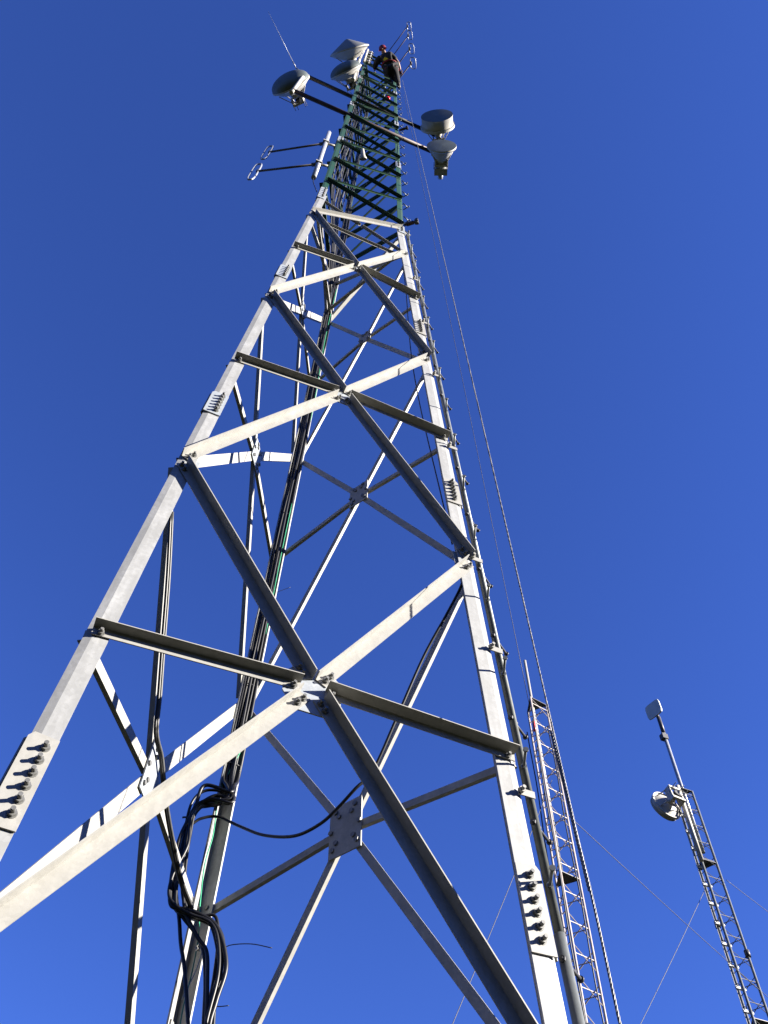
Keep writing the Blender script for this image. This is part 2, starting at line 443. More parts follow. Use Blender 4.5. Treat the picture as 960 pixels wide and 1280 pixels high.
# white top ladder-like frame on the left leg
m = MB(); A, B = P('L', 11.9, 'R', .02), P('L', 13.5, 'R', .02)
oo = Vector((-.02, -.04, 0))
m.cyl(A+oo, B+oo, .035, 12); m.cyl(A+oo+Vector((.16, .0, 0)), B+oo+Vector((.16, 0, 0)), .018, 10)
m.build('top_post', WHITE, T)
for i in range(5):
    z_ = 12.1+i*.3; c = P('L', z_, 'R', .02)+oo
    m = MB(); m.box(c+Vector((.10, -.01, 0)), Vector((1, 0, 0)), Vector((0, 1, 0)), Vector((0, 0, 1)), .26, .05, .05); m.build('top_rung', WHITE, T)

# ---------------------------------------------------------------- conduit pipe with step bolts beside the right leg
def pipe_pt(z): return P('R', z)+Vector((.06, .042, 0)) if z < ZB else P('R', z)+Vector((.07, -.012, 0))
m = MB(); m.tube([pipe_pt(-.43), pipe_pt(ZB-.05)], .024, 16); m.build('climbing_rail', PIPE, T)
m = MB(); m.tube([pipe_pt(zG+.1), pipe_pt(-.415)], .028, 16); o = m.build('climbing_rail', PIPE, T)
zz = []
z = -1.22; i = 0
ZS = []
z0s, z1s = .1519, .6183                    # heights of two step-bolt marks read off the leg, three steps apart
st_ = (z1s-z0s)/3
z = z0s-7*st_
dA = Vector((-.39, -.92, 0)).normalized(); dB = Vector((.82, .57, 0)).normalized()
i = 0
while z < ZB-.05:
    c = pipe_pt(z); m = MB(); d = dA if i % 2 == 0 else dB
    m.cyl(c-d*.045, c+d*.155, .0085, 10); m.cyl(c+d*.155, c+d*.165, .0165, 10); m.cyl(c+d*.024, c+d*.036, .017, 6)
    m.cyl(c-d*.036, c-d*.024, .017, 6)
    m.build('step_bolt', DARKM if i % 2 else PIPE, T); z += st_; i += 1
while z < 12.5:
    c = P('R', z)+Vector((.02, -.01, 0)); m = MB(); d = (Vector((.6, -.8, 0)) if i % 2 == 0 else Vector((.9, .3, 0))).normalized()
    c = P('R', z); m.cyl(c, c+d*.105, .0085, 8); m.cyl(c+d*.105, c+d*.115, .016, 8)
    m.build('step_bolt', PIPE, T); z += st_*1.15; i += 1
for y in (992, 812, 700, 560, 470, 404, 350):      # rail clips
    z = zleg('R', y); c = P('R', z)+Vector((-.01, -.004, 0)); m = MB()
    hx = Vector((1, 0, 0)); m.box(c+Vector((.02, -.004, 0)), hx, Vector((0, 0, 1)), Vector((0, 1, 0)), .10, .045, .007)
    m.cyl(c+Vector((-.015, -.008, 0)), c+Vector((-.015, -.05, 0)), .011, 8); m.cyl(c+Vector((-.015, -.012, 0)), c+Vector((-.015, -.03, 0)), .019, 6)
    m.build('rail_clip', GALV, T)

# ---------------------------------------------------------------- feeder cables in the rear leg
def bpt(z, a, b):                           # inside the V of the rear leg: a sideways, b inward (metres)
    p = P('B', z); return p+Vector((a, -b, 0))
zL = zleg('B', 985)
slots = [(-.034, .085), (-.018, .062), (0, .05), (.018, .062), (.034, .085), (-.01, .09), (.014, .095), (0, .115), (-.026, .112), (.03, .118), (-.048, .112), (.05, .12), (.002, .145)]
def jit(s, z): return .006*math.sin(z*2.3+s*1.7)+.004*math.sin(z*6.1+s)
UP = lambda k, ztop: [bpt(z_, slots[k][0]+jit(k, z_), slots[k][1]+jit(k+5, z_)) for z_ in np.arange(zL, ztop, .12)]
pl0 = P('B', zL)+Vector((0, -.12, 0)); nH = Vector((Ff.x, Ff.y, 0)).normalized()
def loopp(u, v, dd=0.0): return on_plane(u, v, pl0-nH*dd, nH)
LOOPS = [
    ([(292, 1000), (272, 994), (245, 1010), (231, 1045), (224, 1090), (216, 1120), (222, 1140), (246, 1146), (266, 1160), (276, 1190), (272, 1230), (258, 1300), (250, 1400)], 'outermost loop'),
    ([(290, 1003), (262, 1005), (243, 1015), (234, 1060), (222, 1085), (213, 1112), (219, 1136), (240, 1143), (262, 1152), (272, 1175), (268, 1220), (256, 1290), (248, 1400)], ''),
    ([(286, 996), (266, 1006), (248, 1010), (238, 1022), (232, 1060), (228, 1100), (232, 1132), (246, 1141), (264, 1150), (278, 1172), (278, 1210), (268, 1250), (262, 1400)], ''),
    ([(288, 990), (258, 988), (240, 1003), (230, 1040), (217, 1090), (215, 1125), (226, 1143), (250, 1150), (270, 1163), (279, 1200), (270, 1245), (262, 1300), (258, 1400)], ''),
    ([(284, 1000), (256, 1006), (240, 1025), (226, 1070), (220, 1110), (224, 1150), (226, 1180), (231, 1215), (236, 1300), (238, 1400)], ''),
    ([(289, 998), (256, 1004), (241, 1018), (229, 1064), (219, 1100), (217, 1128), (230, 1148), (243, 1165), (254, 1188), (257, 1230), (254, 1300), (252, 1400)], ''),
    ([(290, 1001), (268, 1003), (250, 1008), (240, 1024), (228, 1080), (230, 1120), (240, 1146), (258, 1148), (274, 1166), (277, 1205), (262, 1260), (254, 1400)], ''),
    ([(288, 1004), (264, 1001), (244, 1012), (236, 1050), (219, 1094), (222, 1132), (238, 1140), (256, 1146), (268, 1168), (274, 1214), (262, 1262), (250, 1400)], ''),
]
_rl = random.Random(3)
for q_ in (0, 2, 5, 3, 1):
    b_l = LOOPS[q_][0]; LOOPS.append(([(u+_rl.uniform(-5, 5), v+_rl.uniform(-7, 7)) if 0 < i_ < len(b_l)-1 else (u, v) for i_, (u, v) in enumerate(b_l)], ''))
tops = [12.4, 12.0, 11.6, 11.0, 10.2, 9.4, 8.9, 8.2, 9.8, 7.6, 7.0, 6.4, 12.6]
for k, (lp, nm) in enumerate(LOOPS):
    pts = [loopp(u, v, .02+.012*k) for u, v in lp]
    up = UP(k, tops[k])
    path = smooth_path(list(reversed(up))+[up[0].lerp(pts[0], .5)]+pts, 9)
    m = MB(); m.tube(path, .0105+.0015*(k % 3), 8)
    o = m.build('coax_cable', CABLE if k != 6 else CABLEG); tag(o, 'black feeder cable bundled down the rear leg and looped out near its foot' if k != 6 else 'dull grey feeder cable looped out among the black ones at the rear leg', 'cable', 'black cables looped at the rear leg' if k != 6 else None)
# green ground wire
m = MB()
gp = [loopp(u, v, .0) for u, v in ((212, 1400), (226, 1275), (240, 1215), (248, 1170), (250, 1130), (256, 1080), (266, 1045), (271, 1010), (276, 985))]+[bpt(z_, .045+.012*math.sin(z_*3), .13+.012*math.sin(z_*5)) for z_ in np.arange(zL+.15, 4.4, .15)]
m.tube(smooth_path(gp, 5), .0042, 6); tag(m.build('ground_wire', GWIRE), 'thin green insulated wire running down inside the rear leg', 'wire')
# loose ends
def loose(pts, r, mt, name, label, dd=.05, grp=None):
    m = MB(); m.tube(smooth_path([loopp(u, v, dd) for u, v in pts], 6), r, 6); tag(m.build(name, mt), label, 'cable' if 'cable' in name else 'wire', grp)
loose([(278, 1186), (290, 1181), (315, 1180), (340, 1185)], .003, CABLE, 'loose_wire', 'thin black wire end curling out to the right of the cable loop')
loose([(262, 1254), (272, 1258), (286, 1257)], .003, CABLE, 'loose_wire', 'short black wire stub below the cable loop near the picture bottom')
loose([(342, 742), (352, 738), (363, 734)], .0025, CABLE, 'loose_wire', 'short stray wire end sticking out of the cable bundle high on the rear leg', -.1)
loose([(252, 1192), (244, 1215), (227, 1250)], .0035, TAPE, 'frayed_string', 'frayed white cord end hanging inside the rear leg', .0)
# cable ties and knots
for (u, v), nm in (((250, 1146), 'dark tie cinching the cable loop where it crosses the rear leg'), ((222, 1092), 'dark tie round the hanging cable loop left of the rear leg, the middle one'), ((236, 1022), 'dark tie near the top of the cable loop left of the rear leg')):
    m = MB(); c = loopp(u, v, .07); X = (loopp(u+10, v, .07)-c).normalized()
    m.tube([c+X*(-.045+.011*i)+Vector((0, 0, .004*math.sin(i))) for i in range(9)], .007, 6)
    tag(m.build('cable_tie', DARKM), nm, 'cable tie', 'ties on the cable loop')
for i in range(9):
    z_ = zL+.05+i*.33; c = bpt(z_, 0, .09); m = MB()
    m.tube([c+Vector((.065*math.cos(t), .04*math.sin(t), 0)) for t in np.linspace(0, 2*math.pi, 17)[:-1]], .004, 6, closed=True)
    tag(m.build('cable_strap', DARKM), 'thin dark strap round the feeder cables inside the rear leg', 'cable strap', 'straps round the feeder cables in the rear leg')
# white tape knot
m = MB(); c = loopp(248, 1186, .03)
for i in range(6):
    m.tube([c+Vector((random.uniform(-.02, .02), random.uniform(-.01, .01), random.uniform(-.02, .02))) for _ in range(4)], .005, 5)
tag(m.build('tape_knot', TAPE), 'white tape knotted round the green wire in the rear leg', 'tape')
# jumper cable sweeping across to the rear-right brace and up to the right leg
nBR = FN[('BR', True)]
def onBR(u, v, off=.0): return on_plane(u, v, P('B', 0)-nBR*off, nBR)
j = [loopp(240, 1030, .05), loopp(252, 1023, .05), loopp(272, 1021, .05)]+[onBR(u, v, .10) for u, v in ((300, 1033), (330, 1044), (368, 1045), (400, 1030), (422, 1010), (445, 985))]+[onBR(u, v, .05) for u, v in ((467, 962), (497, 895), (530, 820), (560, 765), (578, 728), (580, 700))]
m = MB(); m.tube(smooth_path(j, 6), .0105, 8); tag(m.build('jumper_cable', CABLE), 'thick black cable sagging from the rear leg across the rear gusset and up the brace', 'cable')
# cables lying along the left-rear bracing
nLB = FN[('LB', True)]
def onLB(u, v, off=.0): return on_plane(u, v, P('L', 0)-nLB*off, nLB)
for k, du in enumerate((0, 2.6)):
    pth = [(213+du, 640), (209+du, 720), (203+du, 800), (198+du, 870), (194+du, 915), (200+du, 945), (203+du, 975), (207+du, 1010), (214+du, 1050), (225+du, 1100), (238+du, 1135)]
    m = MB(); m.tube(smooth_path([onLB(u, v, .035+.01*k) for u, v in pth], 6), .010, 8)
    tag(m.build('brace_cable', CABLE if k == 0 else CABLEG), ['black cable running down the left-rear brace past the gusset', 'greyish cable beside the black one on the left-rear brace'][k], 'cable')
# cables inside the green section and down the LB face
for k in range(10):
    t = (k+1)/12; r_ = .0085+.003*(k % 3)
    ztop = [12.3, 11.2, 9.0, 10.5, 8.0, 12.0, 7.4, 9.9, 11.6, 6.6][k]
    pts = []
    for z_ in np.arange(3.9+.12*k % .5, ztop, .25):
        f = .15+.055*k + .02*math.sin(z_*3+k); 
        if z_ < 5.2: f = f+(.93-f)*min(1, (5.2-z_)/1.2)
        p = P('L', z_).lerp(P('B', z_), f)-nLB*(.05+.012*(k % 4)+.01*math.sin(z_*4+k)); pts.append(p)
    m = MB(); m.tube(smooth_path(pts, 2), r_, 6)
    tag(m.build('feeder_cable', CABLE if k % 4 else CABLEG), 'one of the black feeder cables strung inside the green upper section' if k % 4 else 'one of the grey feeder cables strung inside the green upper section', 'cable', 'black feeder cables in the green section' if k % 4 else 'grey feeder cables in the green section')
# cable inside right leg
j = [P('R', z_, 'L', .15)+Vector((-.01-.05*math.sin((z_-1.4)*2), .08, 0)) for z_ in np.arange(.9, 3.9, .15)]
m = MB(); m.tube(smooth_path(j, 3), .006, 6); tag(m.build('leg_cable', CABLE), 'thin black cable bowing along the inner side of the right leg', 'cable')

# ---------------------------------------------------------------- booms, dishes
def boom(u0, v0, u1, v1, z, r, mt, label):
    Z = Wp(0, 0, z).z; A = on_z(u0, v0, Z); B = on_z(u1, v1, Z)
    m = MB(); m.cyl(A, B, r, 16)
    o = m.build('mounting_boom', mt); tag(o, label, 'boom pipe', 'black boom pipes'); del o['group']
    c = MB()
    for l in 'LR':
        t = (P(l, z)-A).dot((B-A).normalized()); q = A+(B-A).normalized()*t
        pass
    return A, B, o
def solve_z(l, u, v):
    best = None
    for z in np.arange(4.6, 13, .01):
        p = P(l, z)-CAM; c = p.dot(Ff); e = abs(640-CF*p.dot(UU)/c-v)
        if best is None or e < best[0]: best = (e, z)
    return float(best[1])
zb1 = (solve_z('L', 445, 121)+solve_z('R', 495, 143))/2; zb2 = (solve_z('L', 432, 143)+solve_z('R', 497, 171))/2
print('booms', zb1, zb2, solve_z('L', 445, 121), solve_z('R', 495, 143), solve_z('L', 432, 143), solve_z('R', 497, 171))
A1, Bb1, bo1 = boom(381, 94, 549, 171, zb1, .050, BLACKP, 'upper black boom pipe crossing the green section, between the dishes')
A2, Bb2, bo2 = boom(366, 113, 541, 190, zb2, .050, RUSTP, 'lower dark rusty boom pipe crossing the green section')
def struts(mb, pts, r=.012):
    for a, b in pts: mb.cyl(a, b, r, 8)
def dish(name, label, C, D, dia, kind, mount_to=None, depth=.32, cat='dish antenna', grp=None, radome=RADOME, bodym=WHITE):
    """C centre of the rim, D pointing direction, dia metres."""
    D = D.normalized(); t = empty(name, C, label, cat, grp)
    up = Vector((0, 0, 1)); Sx = D.cross(up).normalized(); Uy = Sx.cross(D)
    r = dia/2
    # reflector bowl with rolled rim
    pr = [(0, -.26*r*1.6)]+[(r*x, -.42*r*(1-x*x)) for x in (.15, .3, .45, .6, .75, .9, 1)]+[(r*1.02, -.01), (r*1.035, .02), (r*1.03, .035), (r*.99, .04)]
    pr[0] = (.001, -.42*r)
    m = MB(); m.lathe(pr, C, D, 48); m.build('reflector', bodym, t)
    if kind == 'dome':
        m = MB(); m.lathe([(r*1.01*math.cos(a), .045+.52*r*math.sin(a)) for a in np.linspace(0, math.pi/2, 12)], C, D, 48); m.build('radome', radome, t)
    elif kind == 'cone':
        m = MB(); m.lathe([(r*1.0, .04), (r*.985, .05), (r*.5, .05+.26*r), (r*.12, .05+.46*r), (.001, .05+.50*r)], C, D, 48); m.build('radome', radome, t)
    elif kind == 'drum':
        hgt = depth*dia
        m = MB(); m.lathe([(r*1.0, .0), (r*1.0, hgt), (r*1.02, hgt), (r*1.02, hgt+.02)], C, D, 56); m.build('shroud', bodym, t)
        m = MB(); m.lathe([(r*1.02, hgt+.021), (r*.6, hgt+.03), (.001, hgt+.034)], C, D, 56); m.build('radome', radome, t)
        m = MB(); m.lathe([(r*1.02, -.03), (r*1.10, -.03), (r*1.10, .03), (r*1.02, .03)], C, D, 56, False); m.build('rim_ring', bodym, t)
    elif kind == 'flat':
        m = MB(); m.lathe([(r*1.02, .04), (r*.6, .05), (.001, .053)], C, D, 48); m.build('radome', radome, t)
    # back ring, hub and pan frame
    hb = C-D*(.42*r)
    m = MB(); m.cyl(hb+D*.01, hb-D*.10, r*.26, 24, r*.20); m.build('hub', bodym, t)
    m = MB(); m.cyl(hb-D*.10, hb-D*.22, .055, 16); m.cyl(hb-D*.22, hb-D*.27, .075, 16); m.build('feed_port', DARKM, t)
    m = MB(); bx = hb-D*.16
    m.box(bx+Sx*.13, D, Sx, Uy, .16, .03, .34); m.box(bx-Sx*.13, D, Sx, Uy, .16, .03, .34)
    m.box(bx-D*.07+Uy*.14, D, Sx, Uy, .05, .30, .05); m.box(bx-D*.07-Uy*.14, D, Sx, Uy, .05, .30, .05)
    for sx in (-1, 1):
        for sy in (-1, 1): m.cyl(bx+Sx*.13*sx+Uy*.14*sy, C-D*(.16*r)+Sx*(r*.72*sx)+Uy*(r*.45*sy), .011, 8)
    m.build('mount_frame', bodym, t)
    m = MB()
    for sx in (-1, 1):
        m.cyl(bx-D*.05+Sx*.16*sx, bx-D*.22+Sx*.16*sx, .008, 6); m.cyl(bx-D*.05+Sx*.10*sx+Uy*.1, bx-D*.25+Sx*.10*sx+Uy*.1, .008, 6)
    m.build('clamp_bolts', BOLTM, t)
    if mount_to:
        a, b = mount_to; m = MB(); m.cyl(a, b, .045, 16); m.build('mount_pipe', bodym, t)
        mid = bx-D*.1; q = a+(b-a)*max(0, min(1, (mid-a).dot(b-a)/(b-a).length_squared))
        m = MB(); m.cyl(mid, q, .05, 10); m.build('bracket', bodym, t)
    return t
ZZ = lambda z: Wp(0, 0, z).z
dl = Vector((-.55, -.80, -.10))
c = on_z(364, 107, ZZ(zb1)-.25)
tl = dish('dish_antenna', 'grey domed dish antenna on the left end of the black booms', c, Vector((-.72, -.70, -.12)), 1.0, 'dome', (A2+Vector((0, 0, -.35)), A1+Vector((0, 0, .25))), radome=RADOME)
# top-left pair on the left leg
zt1, zt2 = 11.6, 10.2
c = on_z(437, 64, ZZ(zt1)); c2 = on_z(433, 91, ZZ(zt2))
dish('dish_antenna', 'cone-fronted white dish antenna, upper of the pair at the tower top', c, Vector((-.62, -.80, .16)), 1.22, 'cone', radome=RADLIGHT, mount_to=(P('L', 11.0)+Vector((-.15, -.1, 0)), P('L', 12.2)+Vector((-.15, -.1, 0))))
dish('dish_antenna', 'shallow grey-domed dish antenna just below the cone-fronted one', c2, Vector((-.72, -.7, .1)), .92, 'dome', radome=RADOME, mount_to=(P('L', 9.7)+Vector((-.12, -.1, 0)), P('L', 10.8)+Vector((-.12, -.1, 0))))
c = on_z(547, 158, ZZ(zb1)-.1)
dish('drum_antenna', 'white drum-shaped dish antenna with flat grey face at the right boom end', c, Vector((-.50, -.9, -.22)), .80, 'drum', (Bb1+Vector((0, 0, -.3)), Bb1+Vector((0, 0, .3))), radome=RADOME)
c = on_z(552, 184, ZZ(zb2)-.2)
t = dish('dish_antenna', 'white dish antenna with radio box below the drum at the right boom end', c, Vector((-.40, -.95, -.22)), .66, 'flat', (Bb2+Vector((0, 0, -.3)), Bb2+Vector((0, 0, .3))), radome=RADOME)
Dd = Vector((-.40, -.95, -.22)).normalized(); hb = c-Dd*(.42*.34)
m = MB(); m.lathe([(.30, .17), (.27, .05), (.20, -.08), (.13, -.22), (.12, -.36), (.001, -.36)], hb, Dd, 32); m.build('horn_body', WHITE, t)
m = MB(); q = hb-Dd*.42; m.box(q, Dd, Dd.cross(Vector((0, 0, 1))).normalized(), Vector((0, 0, 1)), .16, .30, .26); m.cyl(q-Dd*.08, q-Dd*.18, .06, 14); m.build('radio_box', ALU, t)

# whip antenna
zw = ZZ(zb1)+.1; wa = on_z(370, 85, zw); wb = on_z(335, 14, zw)
wdir = (wb-wa)
m = MB(); m.cyl(wa, wa+wdir, .008, 8, .003); m.cyl(wa, wa+wdir*.12, .012, 8)
m.tube([wa, wa.lerp(A1, .5), A1], .02, 8)
tag(m.build('whip_antenna', ALU), 'long thin whip antenna rising from the left dish mount', 'antenna')

# dipole antennas
def dip_loop(mb, c, X, Z_, lx, lz, r, gap=.25):
    # elongated loop in plane X,Z
    pts = []
    for t in np.linspace(0, 2*math.pi, 29)[:-1]:
        cx, cz = math.cos(t), math.sin(t)
        pts.append(c+X*(lx*math.copysign(abs(cx)**.6, cx))+Z_*(lz*math.copysign(abs(cz)**.5, cz)))
    mb.tube(pts, r, 8, closed=True)
zlo = solve_z('L', 405, 221)
pm = empty('dipole_array', on_z(399, 205, ZZ(zlo)), 'two-arm dipole antenna on a pipe left of the green leg', 'antenna')
p0 = on_z(392, 222, ZZ(zlo)-.1); p1z = None
# vertical pipe: find upper end height so it projects to the photo row
bz = None
for zz_ in np.arange(p0.z, p0.z+6, .02):
    q = Vector((p0.x, p0.y, zz_)); pp = q-CAM; v = 640-CF*pp.dot(UU)/pp.dot(Ff)
    if bz is None or abs(v-166) < bz[0]: bz = (abs(v-166), zz_)
p1 = Vector((p0.x, p0.y, bz[1]))
m = MB(); m.cyl(p0, p1, .042, 16); m.build('mast_pipe', ALU, pm)
for (ua, va, ub, vb, fz) in ((394, 205, 322, 214, None), (408, 179, 337, 190, None)):
    best_ = None
    for t in np.linspace(0, 1, 200):
        q = p0.lerp(p1, t)-CAM; v = 640-CF*q.dot(UU)/q.dot(Ff)
        if best_ is None or abs(v-va) < best_[0]: best_ = (abs(v-va), t)
    a = p0.lerp(p1, best_[1]); b = on_z(ub, vb, a.z); d = (b-a).normalized()
    m = MB(); m.cyl(a-d*.06, b, .020, 10); m.cyl(a-d*.07, a+d*.12, .034, 12); arm = m.build('arm', mat('arm_steel', (.10, .09, .085), .5, .3, 10, .3), pm)
    sd = d.cross(Vector((0, 0, 1))).normalized(); sd = (sd+d*.25).normalized()
    m = MB()
    e = b
    dip_loop(m, e+d*.05, d, Vector((0, 0, 1)), .065, .62, .016)
    m.build('dipole_loop', ALU, pm)
    m = MB(); m.cyl(e-Vector((0, 0, .06)), e+Vector((0, 0, .06)), .024, 10); m.build('feed_block', DARKM, pm)
    # bracket to the leg
    lz = (a.z-1.6)/S+CZ0; q = P('L', lz); m = MB(); m.cyl(a, q+Vector((0, .02, 0)), .022, 8); m.box(a, Vector((1, 0, 0)), Vector((0, 1, 0)), Vector((0, 0, 1)), .12, .12, .06); m.build('bracket', GALV, pm)
m = MB(); m.tube(smooth_path([p0, p0+Vector((.02, 0, -.3)), P('L', zlo-.5)+Vector((-.03, -.02, 0))], 6), .008, 6); m.build('lead_wire', CABLE, pm)
# four-bay dipole array at the top
zbay = 12.6
pa = empty('dipole_array', P('R', 12.6), 'four-bay dipole antenna pointing out beyond the climber at the tower top', 'antenna')
bays = [((505, 108), (514, 79)), None, None, None]
loops = [(514, 79), (511, 61), (507, 44), (504, 28)]
z_b = ZZ(12.0); first = on_z(514, 79, z_b); pole = None
armd = on_z(503, 93, z_b)-on_z(513, 80, z_b); armd = armd.normalized()*1.4
pole0 = first+armd; zs = []
m = MB(); topz = None
for k, (u, v) in enumerate(loops):
    bb_ = None
    for zz_ in np.arange(first.z-.2, first.z+14, .02):
        q = Vector((first.x, first.y, zz_))-CAM; vv = 640-CF*q.dot(UU)/q.dot(Ff)
        if bb_ is None or abs(vv-v) < bb_[0]: bb_ = (abs(vv-v), zz_)
    L_ = Vector((first.x, first.y, bb_[1])); zs.append(bb_[1])
    m = MB(); m.cyl(L_, L_+armd, .018, 10); m.build('arm', RUSTP, pa)
    m = MB(); X = armd.normalized()
    side = X.cross(Vector((0, 0, 1))).normalized()
    VV = (on_z(510, 40, L_.z)-on_z(511, 50, L_.z)).normalized(); HH = (on_z(515, 45, L_.z)-on_z(510, 45, L_.z)).normalized(); dip_loop(m, L_+HH*.06, HH, VV, .09, .17, .013); m.build('dipole_loop', ALU, pa)
    m = MB(); m.cyl(L_-VV*.06, L_+VV*.06, .026, 8); m.build('feed_block', DARKM, pa)
m = MB(); m.cyl(Vector((pole0.x, pole0.y, min(zs)-.15)), Vector((pole0.x, pole0.y, max(zs)+.2)), .032, 12); m.build('mast_pipe', DARKM, pa)
print('bays', zs, 'top', ZZ(13))
# lightning / rope bracket, floodlights
def lampb(u, v, z, label):
    c = on_z(u, v, z); q = P('R', (z-1.6)/S+CZ0)
    t = empty('obstruction_sensor', c, label, 'sensor')
    m = MB(); m.cyl(q, c, .022, 8); m.box((q+c)/2, (c-q).normalized(), Vector((0, 0, 1)), (c-q).normalized().cross(Vector((0, 0, 1))), (c-q).length*.6, .07, .05); m.build('arm', RUSTP, t)
    m = MB(); d = (c-q).normalized(); m.cyl(c-Vector((0, 0, .08)), c+Vector((0, 0, .08)), .03, 12); m.box(c+d*.02, d, Vector((0, 0, 1)), d.cross(Vector((0, 0, 1))), .04, .11, .08); m.build('housing', DARKM, t)
lampb(520, 277, ZZ(ZB+.1), 'small dark bracket-mounted sensor where the green section starts')
lampb(508, 160, ZZ(solve_z('R', 497, 163)), 'small dark sensor on the right green leg between the booms')
m = MB(); c = on_z(484.5, 123.5, ZZ(9.8)); m.lathe([(.001, -.08), (.06, -.075), (.07, 0), (.06, .05), (.03, .08), (.001, .085)], c, Vector((0, 0, 1)), 20)
tag(m.build('beacon', REDL), 'small round red beacon inside the green section below the climber', 'beacon')
m = MB(); c = on_z(453, 197, ZZ(5.6)); pts = [on_z(u, v, ZZ(5.9)) for u, v in ((452, 180), (457, 197), (449, 199))]
X = (pts[1]-pts[0]); m.lathe([(.07, 0), (.07, .02), (.045, .07), (.03, .20), (.001, .21)], on_z(454, 199, ZZ(6.0)), on_z(452, 180, ZZ(6.0))-on_z(454, 199, ZZ(6.0))+Vector((0, 0, .2)), 20)
tag(m.build('horn_antenna', WHITE), 'small white conical horn inside the green section', 'antenna')

# ---------------------------------------------------------------- ropes
def rope(name, pts, r, mt, label, cat='rope', twist=True):
    m = MB()
    path = smooth_path(pts, 40)
    if twist:
        for s in range(3):
            q = []
            for i in range(len(path)-1):
                for k in range(8):
                    p = path[i].lerp(path[i+1], k/8); q.append(p)
            ax = (path[-1]-path[0]).normalized(); X = ax.orthogonal().normalized(); Y = ax.cross(X)
            tot = 0; out = []
            for i, p in enumerate(q):
                if i: tot += (q[i]-q[i-1]).length
                a = tot*95+s*2*math.pi/3; out.append(p+(X*math.cos(a)+Y*math.sin(a))*r*.42)
            m.tube(out, r*.55, 6)
    m.tube(path, r*.6, 6) if twist else m.tube(path, r, 6)
    o = m.build(name, mt, recalc=False); tag(o, label, cat); return o
tp = on_z(503, 100, ZZ(12.2))
# the hoisting rope hangs from the top and is held off the leg on the ground
bot = on_dist(812, 1440, 3.6)
def between(A, B, pix):                     # points on the vertical plane through A and B at the given photo pixels
    n_ = (B-A).cross(Vector((0, 0, 1))).normalized(); return [on_plane(u, v, A, n_) for u, v in pix]
rope('hoist_rope', [tp]+between(tp, bot, [(640, 690), (690, 920), (735, 1100), (775, 1280)])[0:4]+[bot], .0068, ROPE, 'thick twisted steel rope slanting down from the tower top beside the right leg')
# ---------------------------------------------------------------- slim guyed masts behind
def lattice(name, label, u, v, D, face, rot, zt, step, mt, rung_mt, seg_plates, leg_r=.016):
    top = on_dist(u, v, D); x, y = top.x, top.y
    t = empty(name, (x, y, 0), label, 'mast')
    cs = [Vector((x+face/math.sqrt(3)*math.cos(rot+a), y+face/math.sqrt(3)*math.sin(rot+a), 0)) for a in (0, 2*math.pi/3, 4*math.pi/3)]
    H = top.z
    for c in cs:
        m = MB(); m.cyl(c, c+Vector((0, 0, H)), leg_r, 12); m.build('leg', mt, t)
    for i in range(3):
        a, b = cs[i], cs[(i+1) % 3]
        m = MB(); z = H-.12; k = 0
        while z > 1.0:
            m.cyl(Vector((a.x, a.y, z)), Vector((b.x, b.y, z)), .007, 6)
            m.cyl(Vector((a.x, a.y, z+step*.28)), Vector((b.x, b.y, z-step*.34)), .007, 6); z -= step
        o = m.build('lattice_bracing', rung_mt, t)
    for zp in seg_plates:
        q = [Vector((c.x, c.y, H+zp)) for c in cs]; ctr = (q[0]+q[1]+q[2])/3
        m = MB(); m.plate([ctr+(p-ctr)*1.12 for p in q], Vector((0, 0, 1)), .012); m.build('section_plate', DARKM, t)
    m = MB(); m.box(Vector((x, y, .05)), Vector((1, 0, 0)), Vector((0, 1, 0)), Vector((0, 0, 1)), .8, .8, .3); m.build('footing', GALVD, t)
    return t, top, cs, H
t2, top2, cs2, H2 = lattice('lattice_mast', 'slim faded lattice mast rising just right of the big tower leg', 668.5, 881, 10.2, .30, R_(100), 0, .4, FADED, FADED, (0, -3.05), .015)
m = MB(); c = cs2[0]; pt_ = None
pz = None
cpos = on_dist(665, 878, 10.2)
for zz_ in np.arange(H2, H2+3, .01):
    q = Vector((cpos.x, cpos.y, zz_))-CAM; vv = 640-CF*q.dot(UU)/q.dot(Ff)
    if pz is None or abs(vv-826) < pz[0]: pz = (abs(vv-826), zz_)
m.cyl(Vector((cpos.x, cpos.y, H2-3)), Vector((cpos.x, cpos.y, pz[1])), .022, 12); m.build('top_pole', GALV, t2)
for k in range(3):
    m = MB(); c = cs2[(k+1) % 3]; m.tube([Vector((c.x-.05-.02*k, c.y-.04, z_))+Vector((.01*math.sin(z_*3+k), 0, 0)) for z_ in np.arange(.3, H2-.4, .3)], .009, 6); m.build('mast_cable', CABLE if k else CABLEG, t2)
m = MB(); m.tube([cs2[1]+Vector((-.02, 0, H2-.7+.06*i)) for i in range(4)], .022, 8); o = m.build('marker', REDL, t2)
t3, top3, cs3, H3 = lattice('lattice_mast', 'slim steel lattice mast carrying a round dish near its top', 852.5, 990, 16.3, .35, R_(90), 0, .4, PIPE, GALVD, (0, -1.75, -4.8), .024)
m = MB()
for i in range(30):
    z_ = H3-.6-i*.4; a, b = cs3[1], cs3[2]
    if z_ < .5: break
    m.box(Vector(((a.x+b.x)/2, (a.y+b.y)/2, z_)), (b-a).normalized(), Vector((0, 0, 1)), (b-a).normalized().cross(Vector((0, 0, 1))), .30, .04, .03)
a_, b_ = cs3[1], cs3[2]; ctr_ = (cs3[0]*.55+cs3[1]*.45)
m = MB()
for s_ in (-.09, .09): m.cyl(Vector((ctr_.x+s_, ctr_.y, .4)), Vector((ctr_.x+s_, ctr_.y, H3-.5)), .006, 6)
